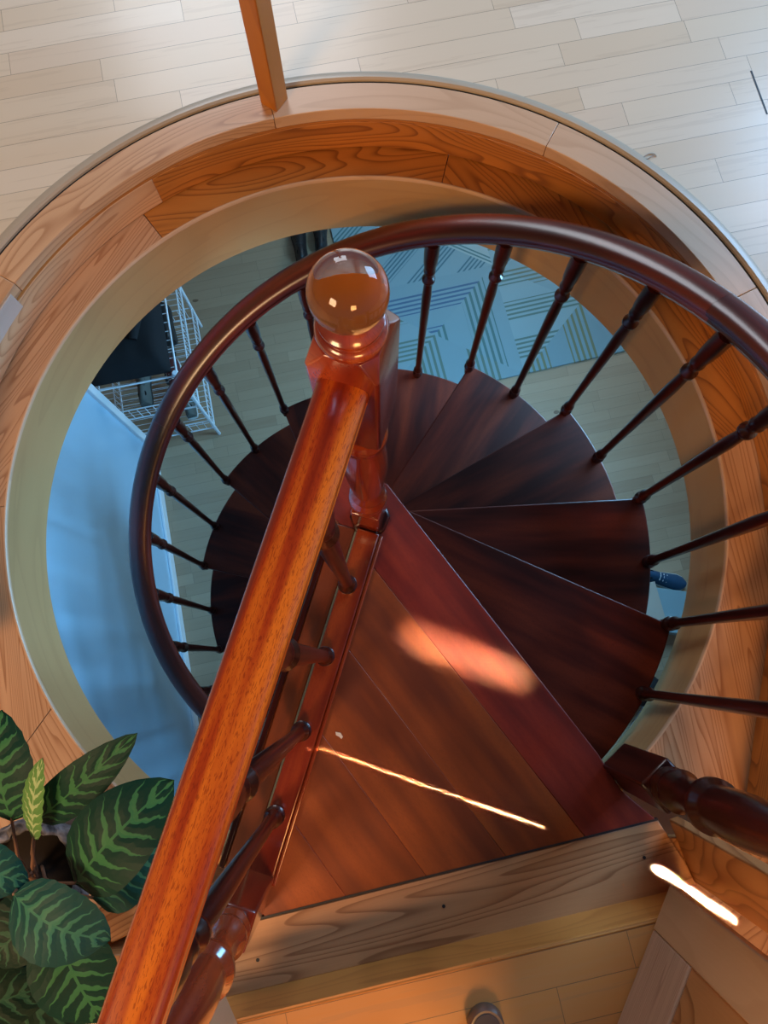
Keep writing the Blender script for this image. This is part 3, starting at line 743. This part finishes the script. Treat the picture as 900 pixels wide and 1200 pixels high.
# ------------------------------------------------------------------ things on the lower floor
def shoe(name, label, loc, rz, mat, sole, L=.28, W=.1, group=None, sc=1.0):
    t = thing(name, label, 'shoe', loc, rz, group); t.scale = (sc, sc, sc)
    st = [(-.14, .030, .075), (-.12, .036, .09), (-.07, .037, .088), (-.02, .036, .072), (.03, .042, .055), (.08, .047, .045), (.115, .040, .038), (.137, .022, .030)]
    m = MB(); P = []
    for x_, w_, h_ in st:
        P.append([(x_, w_*math.cos(a), .022+max(0, math.sin(a))*h_*(.9 if abs(math.cos(a)) > .5 else 1)) for a in [PI*i/10 for i in range(11)]])
    m.grid(P); m.face([p for p in P[0]]); m.face([p for p in reversed(P[-1])])
    up_ = m.build('upper', mat, t, smooth=60)
    m = MB(); out = [(x_, w_*1.08) for x_, w_, h_ in st]+[(x_, -w_*1.08) for x_, w_, h_ in reversed(st)]
    out = [(-.148, 0)]+out[:len(st)]+[(.148, 0)]+out[len(st):]
    m.prism(list(reversed(out)), 0, .026); m.build('sole', sole, t, bevel=.005)
    m = MB(); m.lathe([(.026, .088), (.024, .094), (.016, .094), (.014, .06)], -.085, 0, 16); m.build('collar', black_cloth, t)
    for q in range(4):
        xx = -.03+q*.022; hz = .098-q*.009; m = MB(); m.tube([(xx, -.022, hz-.012), (xx, 0, hz), (xx, .022, hz-.012)], .0028, 6); m.build('lace', sole, up_)
    return t
navy = plain('navy_canvas', (.012, .06, .13), .7); dark_l = plain('dark_leather', (.012, .012, .014), .5); maroon = plain('maroon_suede', (.10, .02, .02), .8); greyc = plain('grey_suede', (.10, .11, .10), .8)
sole_w = plain('pale_rubber', (.55, .6, .6), .6); sole_d = plain('dark_rubber', (.03, .03, .03), .7)
q = at(777, 679, ZL); shoe('sneaker', 'navy blue sneaker pointing right on the lower floor beside the treads', (q.x-.02, q.y, ZL), R(-14), navy, sole_w)
q = at(352, 290, ZL); shoe('walking_shoe', 'black shoe on the lower floor nearest the tall rim, left one', (q.x, q.y, ZL), R(100), dark_l, sole_d)
q = at(392, 280, ZL); shoe('walking_shoe', 'black shoe on the lower floor touching the rug end', (q.x-.09, q.y+.02, ZL), R(95), dark_l, sole_d)
# storage box by the sneaker
q = at(778, 712, ZL+.15); bx = thing('storage_box', 'grey blue storage box with open tan flap beside the navy sneaker', 'box', (q.x+.06, q.y-.02, ZL), R(-8))
m = MB(); m.box(0, 0, .07, .34, .24, .14); m.build('box_body', plain('box_grey', (.22, .34, .38), .7), bx, bevel=.004)
m = MB(); m.box(-.16, .02, .15, .16, .22, .006, R(20)); m.build('box_flap', plain('box_tan', (.42, .38, .32), .8), bx, bevel=.001)
q = at(772, 765, ZL+.1); bg = thing('black_bag', 'small black bag on the lower floor beside the grey blue box', 'bag', (q.x-.10, q.y-.20, ZL))
m = MB(); m.lathe([(.07, 0), (.09, .03), (.09, .14), (.07, .22), (.03, .25)], 0, 0, 18); o = m.build('bag_body', black_cloth, bg)
m = MB(); m.tube([(-.05, 0, .23), (-.03, 0, .30), (.03, 0, .30), (.05, 0, .23)], .008, 8); m.build('bag_handle', black_cloth, bg)

# wire rack: legs, three wire shelves
foot = at(257, 508, ZL); jt = at(226, 437, -1.45)
ang = R(101.8)                       # parallel to the left wall
rxv = Vector((math.cos(ang), math.sin(ang), 0)); ryv = Vector((-math.sin(ang), math.cos(ang), 0))   # rxv away from the viewer, ryv to the left
rack = thing('wire_rack', 'white coated wire shoe rack with baskets standing past the end of the pale wall', 'rack', (foot.x, foot.y, ZL), ang)
RW, RD = .72, .52                    # along x, along y (to the left)
ZS = [.12, .48, .90]
for lx in (0, RW):
    for ly in (0, RD):
        m = MB(); m.tube([(lx, ly, 0), (lx, ly, .93)], .010, 10); lg = m.build('rack_leg', white_wire, rack)
        m = MB(); m.lathe([(.017, .90), (.017, .93), (.012, .94)], lx, ly, 12); m.build('corner_joint', white_wire, lg)
for zi, z in enumerate(ZS):
    m = MB()
    loop = [(0, 0, z), (RW, 0, z), (RW, RD, z), (0, RD, z), (0, 0, z)]
    for a, b in zip(loop, loop[1:]): m.tube([a, b], .005, 6)
    if zi < 2:
        lp2 = [(p[0], p[1], z+.12) for p in loop]
        for a, b in zip(lp2, lp2[1:]): m.tube([a, b], .004, 6)
        for k in range(0, 22):
            xx = RW*k/21; m.tube([(xx, 0, z+.12), (xx, 0, z), (xx, RD, z), (xx, RD, z+.12)], .0022, 5)
        for k in range(1, 12):
            yy = RD*k/12; m.tube([(0, yy, z+.12), (0, yy, z)], .0022, 5); m.tube([(RW, yy, z+.12), (RW, yy, z)], .0022, 5)
    else:
        for k in range(0, 16): xx = RW*k/15; m.tube([(xx, 0, z), (xx, RD, z)], .0022, 5)
    m.build('wire_basket' if zi < 2 else 'wire_shelf', white_wire, rack, smooth=60)
def rack_pt(x_, y_, z_): p = foot+rxv*x_+ryv*y_; return (p.x, p.y, ZL+z_)
for (x_, y_, zl, mt, sm_, rz_, lb) in ((.17, .10, .486, maroon, sole_w, 95, 'maroon shoe in the middle basket of the white rack'), (.17, .27, .486, greyc, sole_d, 92, 'grey green shoe in the middle basket of the white rack'),
                            (.50, .10, .486, dark_l, sole_d, 98, 'black shoe at the back of the middle basket, rug side'), (.50, .27, .486, dark_l, sole_w, 95, 'black shoe with pale sole at the back of the middle basket'),
                            (.20, .12, .126, greyc, sole_w, 95, 'grey shoe with pale sole in the lowest basket of the white rack'), (.44, .2, .126, dark_l, sole_d, 90, 'black shoe in the lowest basket of the white rack')):
    shoe('low_shoe', lb, rack_pt(x_, y_, zl), ang+R(rz_-92), mt, sm_, group='shoes in the wire rack baskets', sc=.9)
# folded black coat lying on the top shelf
ct = thing('folded_coat', 'black folded coat lying flat on top of the white wire rack', 'coat', rack_pt(RW/2+.01, RD/2+.012, .906), ang)
m = MB(); P = []
for i in range(25):
    row = []
    for j in range(25):
        x_, y_ = (i/24-.5), (j/24-.5); e = max(0, 1-max(abs(x_), abs(y_))**8*256)**.5
        row.append((x_*.70, y_*.50, .004+.10*e+.012*mnoise.noise(Vector((x_*6, y_*6, 0)))*e))
    P.append(row)
m.grid(P); m.build('coat_body', black_cloth, ct, smooth=80)
m = MB(); m.tube([(-.20, -.12, .11), (-.1, -.15, .125), (.05, -.12, .12), (.2, -.14, .11)], [.02, .03, .03, .02], 10); m.build('coat_sleeve', black_cloth, ct)

# ------------------------------------------------------------------ lights
def area(name, loc, target, size, energy, col, sy=None, spread=180):
    l = bpy.data.lights.new(name, 'AREA'); l.energy = energy; l.color = col; l.size = size; l.spread = R(spread)
    if sy: l.shape = 'RECTANGLE'; l.size_y = sy
    o = bpy.data.objects.new(name, l); C.objects.link(o); o.location = loc
    o.rotation_euler = (Vector(target)-Vector(loc)).to_track_quat('-Z', 'Y').to_euler(); return o
wd = bpy.data.worlds.new('World'); bpy.context.scene.world = wd; wd.use_nodes = True
bgn = wd.node_tree.nodes['Background']
wn = wd.node_tree; tc = wn.nodes.new('ShaderNodeTexCoord'); sx_ = wn.nodes.new('ShaderNodeSeparateXYZ'); rp_ = wn.nodes.new('ShaderNodeValToRGB')
wn.links.new(tc.outputs['Generated'], sx_.inputs[0]); mm = wn.nodes.new('ShaderNodeMath'); mm.operation = 'MULTIPLY_ADD'; mm.inputs[1].default_value = .5; mm.inputs[2].default_value = .5
wn.links.new(sx_.outputs[0], mm.inputs[0]); wn.links.new(mm.outputs[0], rp_.inputs[0])
rp_.color_ramp.elements[0].color = (.55, .36, .22, 1); rp_.color_ramp.elements[1].color = (.30, .50, .85, 1)
az = wn.nodes.new('ShaderNodeMath'); az.operation = 'ABSOLUTE'; wn.links.new(sx_.outputs[2], az.inputs[0])
hz_ = wn.nodes.new('ShaderNodeMapRange'); wn.links.new(az.outputs[0], hz_.inputs[0]); hz_.inputs[1].default_value = .1; hz_.inputs[2].default_value = .8; hz_.inputs[3].default_value = .42; hz_.inputs[4].default_value = .07
wn.links.new(rp_.outputs[0], bgn.inputs[0]); wn.links.new(hz_.outputs[0], bgn.inputs[1])
area('window_cool', (3.4, 3.0, 2.2), (.9, 1.9, .1), 2.0, 190, (.36, .64, 1.0))
area('window_back', (-1.0, 4.4, 2.4), (-.2, 1.8, .1), 1.6, 60, (.86, .92, 1.0))
area('window_warm', (-2.0, -1.9, 2.3), (-.2, .3, .3), 1.0, 82, (1.0, .62, .32))
area('warm_front', (.7, -2.2, 1.9), (.15, -.6, .0), .7, 50, (1.0, .46, .14))
area('lower_cool', (1.2, 1.3, -.55), (-1.3, .4, -1.5), .8, 72, (.24, .62, 1.0))
area('lower_back', (1.8, 3.9, -.6), (.8, 2.2, ZL), 1.2, 30, (.68, .86, 1.0))
def streak(name, p0, p1, wid, energy, col, tilt=(0, 0), hgt=1.9, spread=.8):
    a, b = at(*p0, 0), at(*p1, 0); mid = (a+b)/2; d_ = b-a
    l = bpy.data.lights.new(name, 'AREA'); l.energy = energy; l.color = col; l.shape = 'RECTANGLE'; l.size = d_.length; l.size_y = wid; l.spread = R(spread)
    o = bpy.data.objects.new(name, l); C.objects.link(o)
    off = Vector((tilt[0], tilt[1], hgt)); z = off.normalized(); x = (d_-z*d_.dot(z)).normalized(); y = z.cross(x)
    o.matrix_world = Matrix((( x.x, y.x, z.x, mid.x+off.x), (x.y, y.y, z.y, mid.y+off.y), (x.z, y.z, z.z, mid.z+off.z), (0, 0, 0, 1)))
    return o
streak('sun_gap', (365, 873), (790, 1024), .003, .16, (1.0, .50, .20), (.25, -.5), spread=.25)
streak('sun_gap_bright', (768, 1018), (868, 1084), .007, .85, (1.0, .78, .46), (.35, -.35), spread=.3)
streak('sun_patch', (478, 745), (612, 792), .03, .17, (1.0, .50, .24), (.3, -.5), spread=2.5)

# ------------------------------------------------------------------ camera
cam = bpy.data.cameras.new('camera'); co = bpy.data.objects.new('camera', cam); C.objects.link(co)
co.location = (0, 0, CAM_H); co.rotation_euler = (TILT, 0, 0)
cam.sensor_fit = 'VERTICAL'; cam.sensor_height = 24; cam.sensor_width = 18; cam.lens = F_PX/1200*24; cam.clip_start = .02
bpy.context.scene.camera = co
sc = bpy.context.scene
sc.view_settings.view_transform = 'Standard'; sc.view_settings.look = 'None'; sc.view_settings.exposure = 0
